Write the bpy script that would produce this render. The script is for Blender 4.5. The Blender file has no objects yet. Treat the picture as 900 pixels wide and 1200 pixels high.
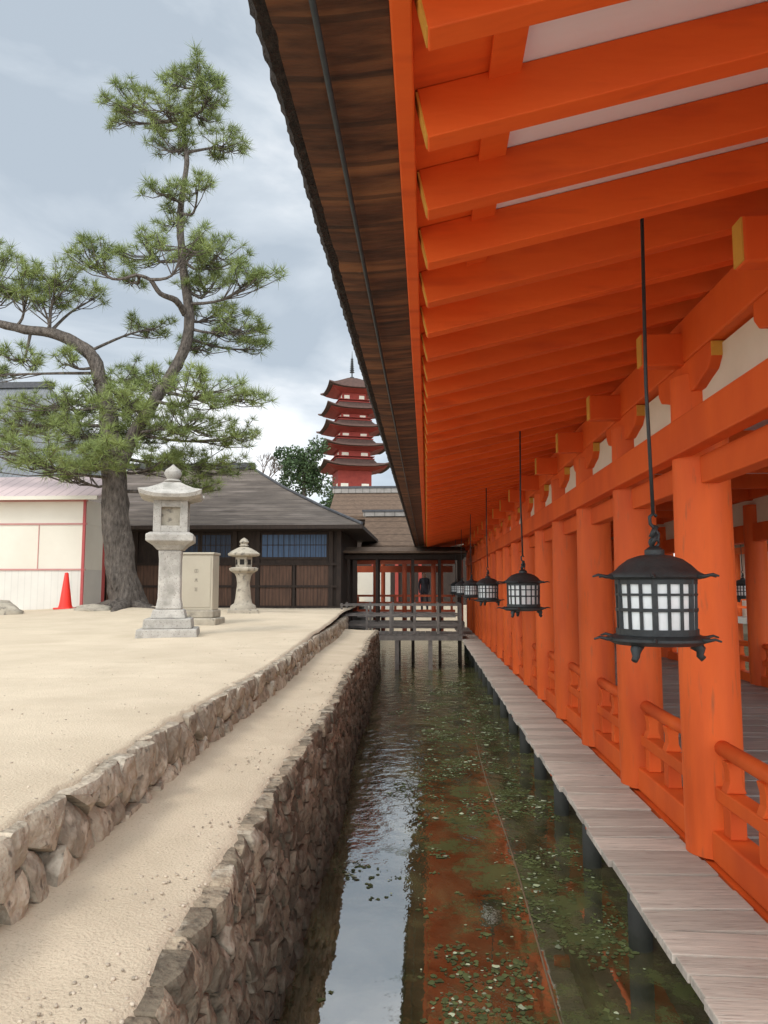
import bpy, bmesh, math, random
from mathutils import Vector, noise, Matrix
random.seed(7)
sc = bpy.context.scene
COL = sc.collection
EYE = 1.65; F = 900.0
PITCH = math.radians(5.53); YAW = math.radians(3.18)
R = random.random
def U(a, b): return a + (b - a) * random.random()
def ss(a, b, x):
    t = max(0, min(1, (x - a) / (b - a))); return t * t * (3 - 2 * t)
def at(u, v, Y):
    x = u - 450; y = 600 - v
    fw = F * math.cos(PITCH) - y * math.sin(PITCH); up = y * math.cos(PITCH) + F * math.sin(PITCH)
    X = x * math.cos(YAW) - fw * math.sin(YAW); YY = fw * math.cos(YAW) + x * math.sin(YAW)
    return Vector((X / YY * Y, Y, EYE + up / YY * Y))

# ---------------------------------------------------------------- materials
def pm(name, c1, c2, scale=5, stretch=(1, 1, 1), rough=.7, bump=.2, bscale=40, island=.12, spec=.3,
       zdark=None, lines=None, objrand=.06, bdist=.01, speck=None, patch=None):
    m = bpy.data.materials.new(name); m.use_nodes = True
    nt = m.node_tree; N = nt.nodes; L = nt.links
    b = N['Principled BSDF']; b.inputs['Roughness'].default_value = rough
    b.inputs['Specular IOR Level'].default_value = spec
    tc = N.new('ShaderNodeTexCoord'); oi = N.new('ShaderNodeObjectInfo')
    va = N.new('ShaderNodeVectorMath'); va.operation = 'MULTIPLY_ADD'
    cmb = N.new('ShaderNodeCombineXYZ')
    for i in range(3): L.new(oi.outputs['Random'], cmb.inputs[i])
    L.new(cmb.outputs[0], va.inputs[0]); va.inputs[1].default_value = (31, 17, 23)
    L.new(tc.outputs['Object'], va.inputs[2])
    mp = N.new('ShaderNodeMapping'); mp.inputs['Scale'].default_value = stretch
    L.new(va.outputs[0], mp.inputs['Vector'])
    n1 = N.new('ShaderNodeTexNoise'); n1.inputs['Scale'].default_value = scale
    n1.inputs['Detail'].default_value = 7; n1.inputs['Roughness'].default_value = .62
    L.new(mp.outputs[0], n1.inputs['Vector'])
    mr = N.new('ShaderNodeMapRange'); mr.inputs[1].default_value = .3; mr.inputs[2].default_value = .7
    L.new(n1.outputs['Fac'], mr.inputs[0])
    mx = N.new('ShaderNodeMixRGB'); mx.inputs[1].default_value = (*c1, 1); mx.inputs[2].default_value = (*c2, 1)
    L.new(mr.outputs[0], mx.inputs[0]); col = mx.outputs[0]
    g = N.new('ShaderNodeNewGeometry')
    if island or objrand:
        m1 = N.new('ShaderNodeMath'); m1.operation = 'MULTIPLY_ADD'
        L.new(g.outputs['Random Per Island'], m1.inputs[0]); m1.inputs[1].default_value = 2 * island
        m1.inputs[2].default_value = 1 - island - objrand
        m2 = N.new('ShaderNodeMath'); m2.operation = 'MULTIPLY_ADD'
        L.new(oi.outputs['Random'], m2.inputs[0]); m2.inputs[1].default_value = 2 * objrand
        L.new(m1.outputs[0], m2.inputs[2])
        mm = N.new('ShaderNodeMixRGB'); mm.blend_type = 'MULTIPLY'; mm.inputs[0].default_value = 1
        L.new(col, mm.inputs[1]); L.new(m2.outputs[0], mm.inputs[2]); col = mm.outputs[0]
    for spk in (speck, patch):
        if not spk: continue
        n3 = N.new('ShaderNodeTexNoise'); n3.inputs['Scale'].default_value = spk[0]; n3.inputs['Detail'].default_value = 3
        L.new(mp.outputs[0], n3.inputs['Vector'])
        r3 = N.new('ShaderNodeMapRange'); r3.inputs[1].default_value = spk[1]; r3.inputs[2].default_value = spk[2]
        L.new(n3.outputs['Fac'], r3.inputs[0])
        x3 = N.new('ShaderNodeMixRGB'); x3.inputs[2].default_value = (*spk[3], 1)
        L.new(r3.outputs[0], x3.inputs[0]); L.new(col, x3.inputs[1]); col = x3.outputs[0]
    if lines:   # (axis, frequency, darkness)
        sp = N.new('ShaderNodeSeparateXYZ'); L.new(tc.outputs['Object'], sp.inputs[0])
        a = N.new('ShaderNodeMath'); a.operation = 'MULTIPLY'; a.inputs[1].default_value = lines[1]
        L.new(sp.outputs[lines[0]], a.inputs[0])
        f = N.new('ShaderNodeMath'); f.operation = 'FRACT'; L.new(a.outputs[0], f.inputs[0])
        c = N.new('ShaderNodeMath'); c.operation = 'LESS_THAN'; c.inputs[1].default_value = .12
        L.new(f.outputs[0], c.inputs[0])
        d = N.new('ShaderNodeMath'); d.operation = 'MULTIPLY'; d.inputs[1].default_value = lines[2]; L.new(c.outputs[0], d.inputs[0])
        x4 = N.new('ShaderNodeMixRGB'); x4.inputs[2].default_value = (.015, .012, .01, 1)
        L.new(d.outputs[0], x4.inputs[0]); L.new(col, x4.inputs[1]); col = x4.outputs[0]
    if zdark:
        sp = N.new('ShaderNodeSeparateXYZ'); L.new(g.outputs['Position'], sp.inputs[0])
        ad = N.new('ShaderNodeMath'); ad.operation = 'MULTIPLY_ADD'; ad.inputs[1].default_value = .5
        L.new(n1.outputs['Fac'], ad.inputs[0]); L.new(sp.outputs[2], ad.inputs[2])
        r3 = N.new('ShaderNodeMapRange'); r3.inputs[1].default_value = zdark[0] + .25; r3.inputs[2].default_value = zdark[1] + .25
        r3.inputs[3].default_value = zdark[3]; r3.inputs[4].default_value = 0
        L.new(ad.outputs[0], r3.inputs[0])
        x3 = N.new('ShaderNodeMixRGB'); x3.inputs[2].default_value = (*zdark[2], 1)
        L.new(r3.outputs[0], x3.inputs[0]); L.new(col, x3.inputs[1]); col = x3.outputs[0]
    L.new(col, b.inputs['Base Color'])
    if bump:
        n2 = N.new('ShaderNodeTexNoise'); n2.inputs['Scale'].default_value = bscale; n2.inputs['Detail'].default_value = 7
        L.new(mp.outputs[0], n2.inputs['Vector'])
        bp = N.new('ShaderNodeBump'); bp.inputs['Strength'].default_value = bump; bp.inputs['Distance'].default_value = bdist
        L.new(n2.outputs['Fac'], bp.inputs['Height']); L.new(bp.outputs[0], b.inputs['Normal'])
    return m

M = {}
M['orange'] = pm('vermilion_paint', (.82, .138, .022), (.71, .105, .018), 2.2, (1, 1, .5), .6, .12, 25, .04, .22, objrand=.05, patch=(1.3, .5, .75, (.58, .078, .016)))
M['rafter'] = pm('vermilion_rafter', (.86, .142, .022), (.77, .11, .018), 3, (.4, 2, 2), .65, .12, 25, .03, .2, objrand=.07, speck=(5, .56, .8, (.62, .082, .016)))
M['column'] = pm('vermilion_column', (.82, .145, .026), (.68, .105, .020), 2.5, (2, 2, .3), .55, .15, 22, .0, .25, objrand=.09, speck=(14, .60, .8, (.50, .12, .042)), patch=(2, .54, .75, (.56, .078, .016)))
M['column_far'] = pm('shaded_vermilion', (.44, .095, .035), (.34, .065, .028), 2.5, (2, 2, .3), .6, 0, 22, .0, .3, objrand=.08)  # vermilion darkened so the far corridor's shade sits in the colour
M['yellow'] = pm('yellow_paint', (.72, .40, .06), (.60, .31, .05), 6, rough=.6)
M['plaster'] = pm('cream_plaster', (.80, .74, .62), (.70, .64, .52), 2, rough=.85, bump=.1)
M['white'] = pm('white_board', (.85, .85, .85), (.78, .78, .79), 2, (.3, 3, 1), .35, .08, 12, .05)
M['bark'] = pm('cypress_bark', (.14, .056, .026), (.028, .013, .008), 6, (.6, 3.2, 1), .7, .6, 30, .1, lines=(1, 4.3, .5), speck=(2.6, .50, .7, (.25, .105, .042)))
M['barkedge'] = pm('bark_edge', (.05, .038, .03), (.015, .012, .01), 30, rough=.95, bump=1, bscale=60, island=.2, bdist=.03)
M['thatch'] = pm('roof_bark', (.155, .105, .072), (.085, .058, .042), 5, (1, 1, 4), .95, .6, 30, bdist=.03, spec=.15, lines=(2, 3.1, .45))
M['dark'] = pm('dark_iron', (.018, .02, .02), (.034, .038, .036), 20, rough=.5, bump=.25, bscale=60, spec=.45)
M['paper'] = pm('lantern_panel', (.80, .81, .78), (.64, .65, .62), 7, rough=.4, bump=.0)
M['plank'] = pm('weathered_plank', (.54, .475, .40), (.37, .325, .275), 3.2, (.7, 9, 4), .85, .55, 14, .18, .15, bdist=.012, speck=(9, .6, .75, (.22, .19, .16)))
M['floor'] = pm('old_floor', (.42, .38, .335), (.26, .235, .21), 3, (.6, 7, 3), .5, .4, 14, .14)
M['post'] = pm('water_post', (.085, .085, .08), (.04, .04, .038), 6, rough=.8, bump=.5, zdark=(-.95, -.6, (.02, .022, .015), .9))
M['stone'] = pm('wall_stone', (.46, .385, .285), (.26, .22, .17), 6, rough=.95, bump=.9, bscale=18, island=.34, spec=.12, bdist=.035,
                speck=(9, .53, .68, (.54, .475, .375)), patch=(22, .60, .72, (.16, .135, .105)))
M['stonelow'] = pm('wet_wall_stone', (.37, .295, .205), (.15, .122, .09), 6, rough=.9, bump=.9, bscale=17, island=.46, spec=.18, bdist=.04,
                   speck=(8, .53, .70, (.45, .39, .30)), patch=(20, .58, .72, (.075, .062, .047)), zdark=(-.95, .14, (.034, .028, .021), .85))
M['earth'] = pm('dark_earth', (.035, .03, .025), (.02, .017, .014), 6, rough=1)
M['granite'] = pm('pale_granite', (.47, .435, .38), (.30, .275, .24), 5, rough=.9, bump=.6, bscale=60, island=.05, speck=(45, .58, .7, (.20, .18, .16)), patch=(3, .55, .75, (.24, .225, .19)))
M['granite2'] = pm('weathered_granite', (.43, .375, .29), (.28, .245, .19), 5, rough=.9, bump=.6, bscale=50, island=.05, speck=(9, .56, .7, (.16, .14, .115)))
M['sand'] = pm('pale_sand', (.61, .505, .37), (.50, .41, .295), 1.1, rough=1, bump=.75, bscale=75, island=0, objrand=0, spec=.1, bdist=.011, speck=(80, .57, .74, (.40, .325, .235)), patch=(.7, .52, .8, (.48, .39, .28)))
M['pebble'] = pm('pebbles', (.50, .42, .32), (.36, .30, .23), 8, rough=.95, island=.35)
M['mud'] = pm('canal_bed', (.10, .08, .05), (.06, .05, .03), 1.5, rough=1)
M['pinebark'] = pm('pine_bark', (.18, .15, .125), (.05, .042, .036), 6, (2, 2, .8), .95, 1, 9, 0, .1, bdist=.09)
M['needle'] = pm('pine_needles', (.245, .285, .088), (.125, .165, .05), .8, rough=.55, bump=0, island=.38, spec=.25)
M['leaf'] = pm('broad_leaves', (.065, .10, .035), (.03, .055, .02), .6, rough=.6, bump=0, island=.4)
M['bare'] = pm('bare_twigs', (.16, .12, .10), (.11, .09, .075), 3, rough=.9)
M['hallwood'] = pm('hall_timber', (.05, .033, .024), (.025, .018, .014), 4, (3, 3, .6), .8, .4, 20, .1)
M['hallpanel'] = pm('hall_boards', (.15, .08, .05), (.065, .038, .026), 4, (4, 4, .4), .75, .4, 20, .15, lines=(0, 8.5, .75))
M['blue'] = pm('blue_pane', (.065, .115, .20), (.035, .07, .135), 3, (6, 1, .5), .45, 0, lines=(0, 5.1, .6))
M['bluedark'] = pm('dim_blue_pane', (.022, .036, .065), (.014, .021, .04), 3, (6, 1, .5), .45, 0, lines=(0, 5.1, .7))
M['slate'] = pm('grey_shingle', (.165, .135, .112), (.09, .075, .064), 2.2, (.5, 2, 2), .95, .8, 14, .05, spec=.12, lines=(2, 6, .35), bdist=.04, speck=(1.3, .5, .7, (.20, .165, .14)))
M['tile'] = pm('grey_tile', (.17, .175, .18), (.11, .115, .12), 3, rough=.8, lines=(0, 3, .4))
M['ridge'] = pm('ridge_tile', (.09, .09, .095), (.05, .05, .053), 8, rough=.7)
M['pale_ridge'] = pm('pale_ridge_tile', (.30, .275, .245), (.20, .18, .16), 4, rough=.8, lines=(0, 2.2, .4))
M['booth'] = pm('booth_panel', (.66, .61, .51), (.60, .55, .455), 1, rough=.6, bump=.05)
M['boothlow'] = pm('booth_corrugated', (.65, .615, .545), (.57, .535, .475), 1, rough=.55, lines=(0, 5, .10))
M['pink'] = pm('pink_roof_sheet', (.56, .44, .42), (.49, .385, .37), 1, rough=.6, spec=.15, lines=(0, 3.2, .3))
M['trim'] = pm('faded_red_trim', (.48, .24, .21), (.42, .2, .18), 3, rough=.6)
M['red'] = pm('red_paint', (.40, .075, .07), (.34, .065, .06), 3, rough=.5)
M['cone'] = pm('cone_plastic', (.72, .03, .015), (.65, .025, .015), 3, rough=.4)
M['cabinet'] = pm('beige_metal', (.44, .385, .29), (.38, .33, .25), 1.5, rough=.5, bump=.05)
M['ink'] = pm('ink_marks', (.24, .21, .165), (.21, .18, .14), 4)
M['pagred'] = pm('pagoda_red', (.34, .055, .038), (.25, .04, .03), 2, rough=.75)
M['pagroof'] = pm('pagoda_roof', (.125, .075, .06), (.075, .048, .04), 3, rough=.95, spec=.1, objrand=.1)
M['bridge'] = pm('bridge_wood', (.19, .165, .145), (.10, .088, .078), 4, (1, 4, 1), .85, .4, 20, .15)
M['hill'] = pm('hill_green', (.07, .09, .045), (.045, .06, .03), .2, rough=1)
M['strand'] = pm('strand_brown', (.22, .15, .09), (.15, .10, .06), 4, rough=.5)
M['algae'] = pm('floating_bits', (.46, .49, .36), (.24, .29, .15), 3, rough=.7, bump=0, island=.5)
M['weed'] = pm('green_weed', (.12, .14, .05), (.055, .07, .024), 4, rough=.8, bump=.6, bscale=30, island=.4)
def person_mat():
    m = bpy.data.materials.new('clothes'); m.use_nodes = True; nt = m.node_tree; b = nt.nodes['Principled BSDF']
    tc = nt.nodes.new('ShaderNodeTexCoord'); s = nt.nodes.new('ShaderNodeSeparateXYZ'); r = nt.nodes.new('ShaderNodeValToRGB')
    d = nt.nodes.new('ShaderNodeMath'); d.operation = 'DIVIDE'; d.inputs[1].default_value = 1.75
    nt.links.new(tc.outputs['Object'], s.inputs[0]); nt.links.new(s.outputs[2], d.inputs[0]); nt.links.new(d.outputs[0], r.inputs[0])
    r.color_ramp.interpolation = 'CONSTANT'; e = r.color_ramp.elements
    e[0].position = 0; e[0].color = (.03, .03, .04, 1); e[1].position = .48; e[1].color = (.045, .045, .055, 1)
    x = e.new(.84); x.color = (.5, .3, .2, 1); x = e.new(.95); x.color = (.015, .012, .01, 1)
    nt.links.new(r.outputs[0], b.inputs['Base Color']); return m
M['person'] = person_mat()
def water_mat():
    m = bpy.data.materials.new('water'); m.use_nodes = True; nt = m.node_tree; N = nt.nodes; L = nt.links
    out = N['Material Output']; N.remove(N['Principled BSDF'])
    tc = N.new('ShaderNodeTexCoord')
    mp = N.new('ShaderNodeMapping'); mp.inputs['Scale'].default_value = (1.0, .55, 1); L.new(tc.outputs['Object'], mp.inputs[0])
    n = N.new('ShaderNodeTexNoise'); n.inputs['Scale'].default_value = 2.2; n.inputs['Detail'].default_value = 8; n.inputs['Roughness'].default_value = .68
    L.new(mp.outputs[0], n.inputs['Vector'])
    r = N.new('ShaderNodeValToRGB'); e = r.color_ramp.elements
    e[0].position = .36; e[0].color = (.032, .034, .014, 1); e[1].position = .68; e[1].color = (.15, .14, .06, 1)
    x = e.new(.52); x.color = (.085, .072, .034, 1)
    L.new(n.outputs['Fac'], r.inputs[0])
    gl = N.new('ShaderNodeBsdfGlossy'); gl.inputs['Roughness'].default_value = .015; gl.inputs[0].default_value = (.97, .98, .98, 1)
    w = N.new('ShaderNodeTexNoise'); w.inputs['Scale'].default_value = 5; w.inputs['Detail'].default_value = 4
    mp2 = N.new('ShaderNodeMapping'); mp2.inputs['Scale'].default_value = (1, .8, 1); L.new(tc.outputs['Object'], mp2.inputs[0]); L.new(mp2.outputs[0], w.inputs['Vector'])
    sp = N.new('ShaderNodeSeparateXYZ'); L.new(tc.outputs['Object'], sp.inputs[0])
    yr = N.new('ShaderNodeMapRange'); yr.inputs[1].default_value = 6; yr.inputs[2].default_value = 12; yr.inputs[3].default_value = .03; yr.inputs[4].default_value = .60
    L.new(sp.outputs[1], yr.inputs[0])
    bp = N.new('ShaderNodeBump'); bp.inputs['Distance'].default_value = .03
    L.new(yr.outputs[0], bp.inputs['Strength']); L.new(w.outputs['Fac'], bp.inputs['Height']); L.new(bp.outputs[0], gl.inputs['Normal'])
    fr = N.new('ShaderNodeFresnel'); fr.inputs['IOR'].default_value = 5.2; L.new(bp.outputs[0], fr.inputs['Normal'])
    # weed breaking the surface dulls the mirror
    n2 = N.new('ShaderNodeTexNoise'); n2.inputs['Scale'].default_value = 1.7; n2.inputs['Detail'].default_value = 11; n2.inputs['Roughness'].default_value = .78
    L.new(tc.outputs['Object'], n2.inputs['Vector'])
    xr = N.new('ShaderNodeMapRange'); xr.inputs[1].default_value = -.55; xr.inputs[2].default_value = .25; xr.inputs[3].default_value = -.13; xr.inputs[4].default_value = .03
    L.new(sp.outputs[0], xr.inputs[0])
    ad = N.new('ShaderNodeMath'); ad.operation = 'ADD'; L.new(n2.outputs['Fac'], ad.inputs[0]); L.new(xr.outputs[0], ad.inputs[1])
    wd = N.new('ShaderNodeMapRange'); wd.inputs[1].default_value = .51; wd.inputs[2].default_value = .60; wd.inputs[3].default_value = 0; wd.inputs[4].default_value = 1
    L.new(ad.outputs[0], wd.inputs[0])
    far = N.new('ShaderNodeMapRange'); far.inputs[1].default_value = 9; far.inputs[2].default_value = 16; far.inputs[3].default_value = .82; far.inputs[4].default_value = .40
    L.new(sp.outputs[1], far.inputs[0])
    k = N.new('ShaderNodeMath'); k.operation = 'MULTIPLY'; L.new(wd.outputs[0], k.inputs[0]); L.new(far.outputs[0], k.inputs[1])
    inv = N.new('ShaderNodeMath'); inv.operation = 'SUBTRACT'; inv.inputs[0].default_value = 1; L.new(k.outputs[0], inv.inputs[1])
    mu = N.new('ShaderNodeMath'); mu.operation = 'MULTIPLY'; L.new(fr.outputs[0], mu.inputs[0]); L.new(inv.outputs[0], mu.inputs[1])
    cm = N.new('ShaderNodeMixRGB'); cm.inputs[2].default_value = (.095, .11, .042, 1)
    c7 = N.new('ShaderNodeMath'); c7.operation = 'MULTIPLY'; c7.inputs[1].default_value = .7; L.new(wd.outputs[0], c7.inputs[0])
    L.new(c7.outputs[0], cm.inputs[0]); L.new(r.outputs[0], cm.inputs[1])
    dif = N.new('ShaderNodeBsdfDiffuse'); L.new(cm.outputs[0], dif.inputs[0])
    mx = N.new('ShaderNodeMixShader'); L.new(mu.outputs[0], mx.inputs[0]); L.new(dif.outputs[0], mx.inputs[1]); L.new(gl.outputs[0], mx.inputs[2])
    L.new(mx.outputs[0], out.inputs[0]); return m
M['water'] = water_mat()

# ---------------------------------------------------------------- mesh helpers
ORG = {}
class MB:
    def __init__(s): s.v = []; s.f = []
    def add(s, v, f):
        o = len(s.v); s.v += [tuple(p) for p in v]; s.f += [tuple(i + o for i in q) for q in f]; return s
    def box(s, x0, x1, y0, y1, z0, z1):
        return s.add([(x0, y0, z0), (x1, y0, z0), (x1, y1, z0), (x0, y1, z0), (x0, y0, z1), (x1, y0, z1), (x1, y1, z1), (x0, y1, z1)],
                     [(3, 2, 1, 0), (4, 5, 6, 7), (0, 1, 5, 4), (1, 2, 6, 5), (2, 3, 7, 6), (3, 0, 4, 7)])
    def beam(s, p, q, w, h):
        p = Vector(p); q = Vector(q); d = (q - p).normalized()
        up = Vector((0, 0, 1)) if abs(d.z) < .95 else Vector((0, 1, 0))
        a = d.cross(up).normalized() * w / 2; b = a.cross(d).normalized() * h / 2
        return s.add([p - a - b, p + a - b, p + a + b, p - a + b, q - a - b, q + a - b, q + a + b, q - a + b],
                     [(0, 1, 2, 3), (7, 6, 5, 4), (0, 4, 5, 1), (1, 5, 6, 2), (2, 6, 7, 3), (3, 7, 4, 0)])
    def ext(s, pr, y0, y1, ax='y'):
        n = len(pr)
        f = (lambda a, b, t: (a, t, b)) if ax == 'y' else (lambda a, b, t: (t, a, b))
        v = [f(a, b, y0) for a, b in pr] + [f(a, b, y1) for a, b in pr]
        return s.add(v, [tuple(range(n)), tuple(range(2 * n - 1, n - 1, -1))] + [(i, i + n, (i + 1) % n + n, (i + 1) % n) for i in range(n)])
    def lathe(s, c, pr, n=16, rot=0, wob=0):
        v = []; f = []
        for (r, z) in pr:
            for i in range(n):
                a = rot + 2 * math.pi * i / n; v.append((c[0] + r * math.cos(a), c[1] + r * math.sin(a), c[2] + z))
        for j in range(len(pr) - 1):
            for i in range(n): f.append((j * n + i, j * n + (i + 1) % n, (j + 1) * n + (i + 1) % n, (j + 1) * n + i))
        f.append(tuple(range(n - 1, -1, -1))); k = (len(pr) - 1) * n; f.append(tuple(range(k, k + n)))
        return s.add(v, f)
    def tube(s, pts, rad, n=8, rough=0):
        pts = [Vector(p) for p in pts]; v = []; f = []
        if not hasattr(rad, '__len__'): rad = [rad] * len(pts)
        for j, p in enumerate(pts):
            d = (pts[min(j + 1, len(pts) - 1)] - pts[max(j - 1, 0)]).normalized()
            ref = Vector((0, 1, 0)) if abs(d.y) < .9 else Vector((0, 0, 1))
            a = d.cross(ref).normalized(); b = d.cross(a)
            for i in range(n):
                t = 2 * math.pi * i / n; q = a * math.cos(t) + b * math.sin(t)
                k = 1 + (rough * noise.noise((p + q * 2) * 2.1) if rough else 0)
                v.append(p + q * rad[j] * k)
        for j in range(len(pts) - 1):
            for i in range(n): f.append((j * n + i, j * n + (i + 1) % n, (j + 1) * n + (i + 1) % n, (j + 1) * n + i))
        f.append(tuple(range(n - 1, -1, -1))); k = (len(pts) - 1) * n; f.append(tuple(range(k, k + n)))
        return s.add(v, f)
    def froof(s, c, rings, rot=0, n=6):   # square rings (half, z, corner lift)
        v = []; f = []; m = 4 * n; cr, sr = math.cos(rot), math.sin(rot)
        for (r, z, l) in rings:
            for k in range(4):
                for i in range(n):
                    t = -1 + 2 * i / n
                    x, y = [(t, -1), (1, t), (-t, 1), (-1, -t)][k]
                    zz = z + l * abs(t) ** 3
                    X, Y = x * r, y * r
                    v.append((c[0] + X * cr - Y * sr, c[1] + X * sr + Y * cr, c[2] + zz))
        for j in range(len(rings) - 1):
            for i in range(m): f.append((j * m + i, j * m + (i + 1) % m, (j + 1) * m + (i + 1) % m, (j + 1) * m + i))
        f.append(tuple(range(m - 1, -1, -1))); k = (len(rings) - 1) * m; f.append(tuple(range(k, k + m)))
        return s.add(v, f)
    def build(s, name, mat, parent=None, smooth=False, bevel=0, fix=True):
        me = bpy.data.meshes.new(name)
        o0 = ORG[parent.name] if parent else Vector((0, 0, 0))
        me.from_pydata([(a - o0.x, b - o0.y, c - o0.z) for a, b, c in s.v], [], s.f)
        if fix:
            bm = bmesh.new(); bm.from_mesh(me); bmesh.ops.recalc_face_normals(bm, faces=bm.faces); bm.to_mesh(me); bm.free()
        me.materials.append(M[mat])
        if smooth:
            for p in me.polygons: p.use_smooth = True
        o = bpy.data.objects.new(name, me); COL.objects.link(o)
        if parent: o.parent = parent
        ORG[o.name] = o0
        if bevel:
            b = o.modifiers.new('edge', 'BEVEL'); b.width = bevel; b.segments = 2; b.limit_method = 'ANGLE'
        return o
def mark(o, label=None, cat=None, group=None, kind=None):
    if label: o['label'] = label
    if cat: o['category'] = cat
    if group: o['group'] = group
    if kind: o['kind'] = kind
    return o
def thing(name, label, cat, loc, group=None):
    o = bpy.data.objects.new(name, None); o.location = loc; COL.objects.link(o); o.empty_display_size = .2
    ORG[o.name] = Vector(loc); return mark(o, label, cat, group)
def copy_tree(o, parent=None):
    c = o.copy(); COL.objects.link(c)
    if parent: c.parent = parent
    for ch in list(o.children): copy_tree(ch, c)
    return c
def smooth_angle(o, ang=40):
    me = o.data
    for p in me.polygons: p.use_smooth = True
    bm = bmesh.new(); bm.from_mesh(me)
    for e in bm.edges:
        if len(e.link_faces) == 2 and e.calc_face_angle(0) > math.radians(ang): e.smooth = False
    bm.to_mesh(me); bm.free(); return o

# ---------------------------------------------------------------- terrain lines
WATER = -.95
def XW(y): return -.83 - .65 * (y - 1.5) / 21.5 + .03 * math.sin(y * .9)
def XU(y): return -1.60 - .74 * (y - 2.85) / 18 + .03 * math.sin(y * .7 + 1)
def gz(x, y):
    m = .22 * math.exp(-((x + 8.2) ** 2 / 9 + (y - 21) ** 2 / 6))
    return .69 + .21 * ss(10, 24, y) + m + .02 * noise.noise((x * .6, y * .6, 0))
ys = [-6 + .08 * i for i in range(0, 200)] + [10 + .5 * i for i in range(71)]
ts = [0, .03, .08, .15, .25, .4, .6, .9, 1.3, 1.8, 2.5, 3.5, 5, 7, 9, 12, 16, 22, 40, 90, 300]
mb = MB(); n = len(ts)
for y in ys:
    for i, t in enumerate(ts):
        e = XU(y) - .045 + .035 * noise.noise((y * 2.3, 3.3, 1)) + .045 * noise.noise((y * 6, 1, 1))
        x = e - t
        z = gz(x, y) + (.014 * noise.noise((x * 5, y * 5, 2)) + .006 * noise.noise((x * 16, y * 16, 2)) if t < 5 else 0) + .022 - (.05 if i == 0 else 0)
        mb.v.append((x, y, z))
for j in range(len(ys) - 1):
    for i in range(n - 1): mb.f.append((j * n + i, j * n + i + 1, (j + 1) * n + i + 1, (j + 1) * n + i))
mark(mb.build('sand_ground', 'sand', smooth=True), kind='structure')
mb = MB(); K = 14
yl = [-6 + .08 * i for i in range(400)]; yl = [y for y in yl if y <= 23]
for y in yl:
    xa = XU(y) - .02; xb = XW(y) - .045 + .035 * noise.noise((y * 2.6, 9, 1)) + .045 * noise.noise((y * 7, 5, 1))
    for i in range(K):
        x = xb + (xa - xb) * i / (K - 1)
        z = .353 + .018 * noise.noise((x * 2, y * 2, 5)) + .012 * noise.noise((x * 7, y * 7, 5)) + .04 * (i / (K - 1)) ** 3 - (.05 if i == 0 else 0)
        mb.v.append((x, y, z))
for j in range(len(yl) - 1):
    for i in range(K - 1): mb.f.append((j * K + i, j * K + i + 1, (j + 1) * K + i + 1, (j + 1) * K + i))
mark(mb.build('sand_path', 'sand', smooth=True), kind='structure')
mark(MB().add([(-400, -40, -1.5), (400, -40, -1.5), (400, 700, -1.5), (-400, 700, -1.5)], [(0, 1, 2, 3)]).build('canal_bed', 'mud', fix=False), kind='structure')
mark(MB().add([(-6, -30, WATER), (60, -30, WATER), (60, 46, WATER), (-6, 46, WATER)], [(0, 1, 2, 3)]).build('water', 'water', fix=False), kind='structure')
mark(MB().box(-400, 400, 44, 700, -1.4, .55).build('far_ground', 'sand'), kind='structure')
mb = MB(); nn = 40
for j in range(nn):
    for i in range(nn):
        x = -70 + 110 * i / (nn - 1); y = 70 + 90 * j / (nn - 1)
        z = .3 + 12.6 * math.exp(-(((x + 11) / 16) ** 2 + ((y - 108) / 20) ** 2)) + .8 * noise.noise((x * .1, y * .1, 0))
        mb.v.append((x, y, z))
for j in range(nn - 1):
    for i in range(nn - 1): mb.f.append((j * nn + i, j * nn + i + 1, (j + 1) * nn + i + 1, (j + 1) * nn + i))
mark(mb.build('hills', 'hill', smooth=True), kind='structure')

# ---------------------------------------------------------------- stone walls
def cube_template(n):
    idx = {}; V = []; Fc = []
    def vid(p):
        k = tuple(round(c, 5) for c in p)
        if k not in idx: idx[k] = len(V); V.append(Vector(p))
        return idx[k]
    for ax in range(3):
        for sg in (-1, 1):
            for i in range(n):
                for j in range(n):
                    q = []
                    for (a, b) in ((i, j), (i + 1, j), (i + 1, j + 1), (i, j + 1)):
                        p = [0, 0, 0]; p[ax] = sg; p[(ax + 1) % 3] = -1 + 2 * a / n; p[(ax + 2) % 3] = -1 + 2 * b / n; q.append(vid(p))
                    Fc.append(tuple(q if sg > 0 else q[::-1]))
    return V, Fc
def rock_points(T, k, cuts, amp, seed, c0=.72, c1=1.0):
    pl = []
    for _ in range(cuts):
        d = Vector((U(-1, 1), U(-1, 1), U(.1, 1))).normalized(); pl.append((d, U(c0, c1)))
    out = []
    for p in T:
        q = p / ((abs(p.x) ** k + abs(p.y) ** k + abs(p.z) ** k) ** (1 / k))
        for d, c in pl:
            e = q.dot(d) - c
            if e > 0: q = q - d * e
        q = q * (1 + amp * noise.noise(q * 1.4 + Vector((seed, seed * 1.7, 0))) + amp * .6 * noise.noise(q * 3.7 + Vector((seed, 0, seed))))
        out.append(q)
    return out
T6 = cube_template(6); T2 = cube_template(2)
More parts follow.
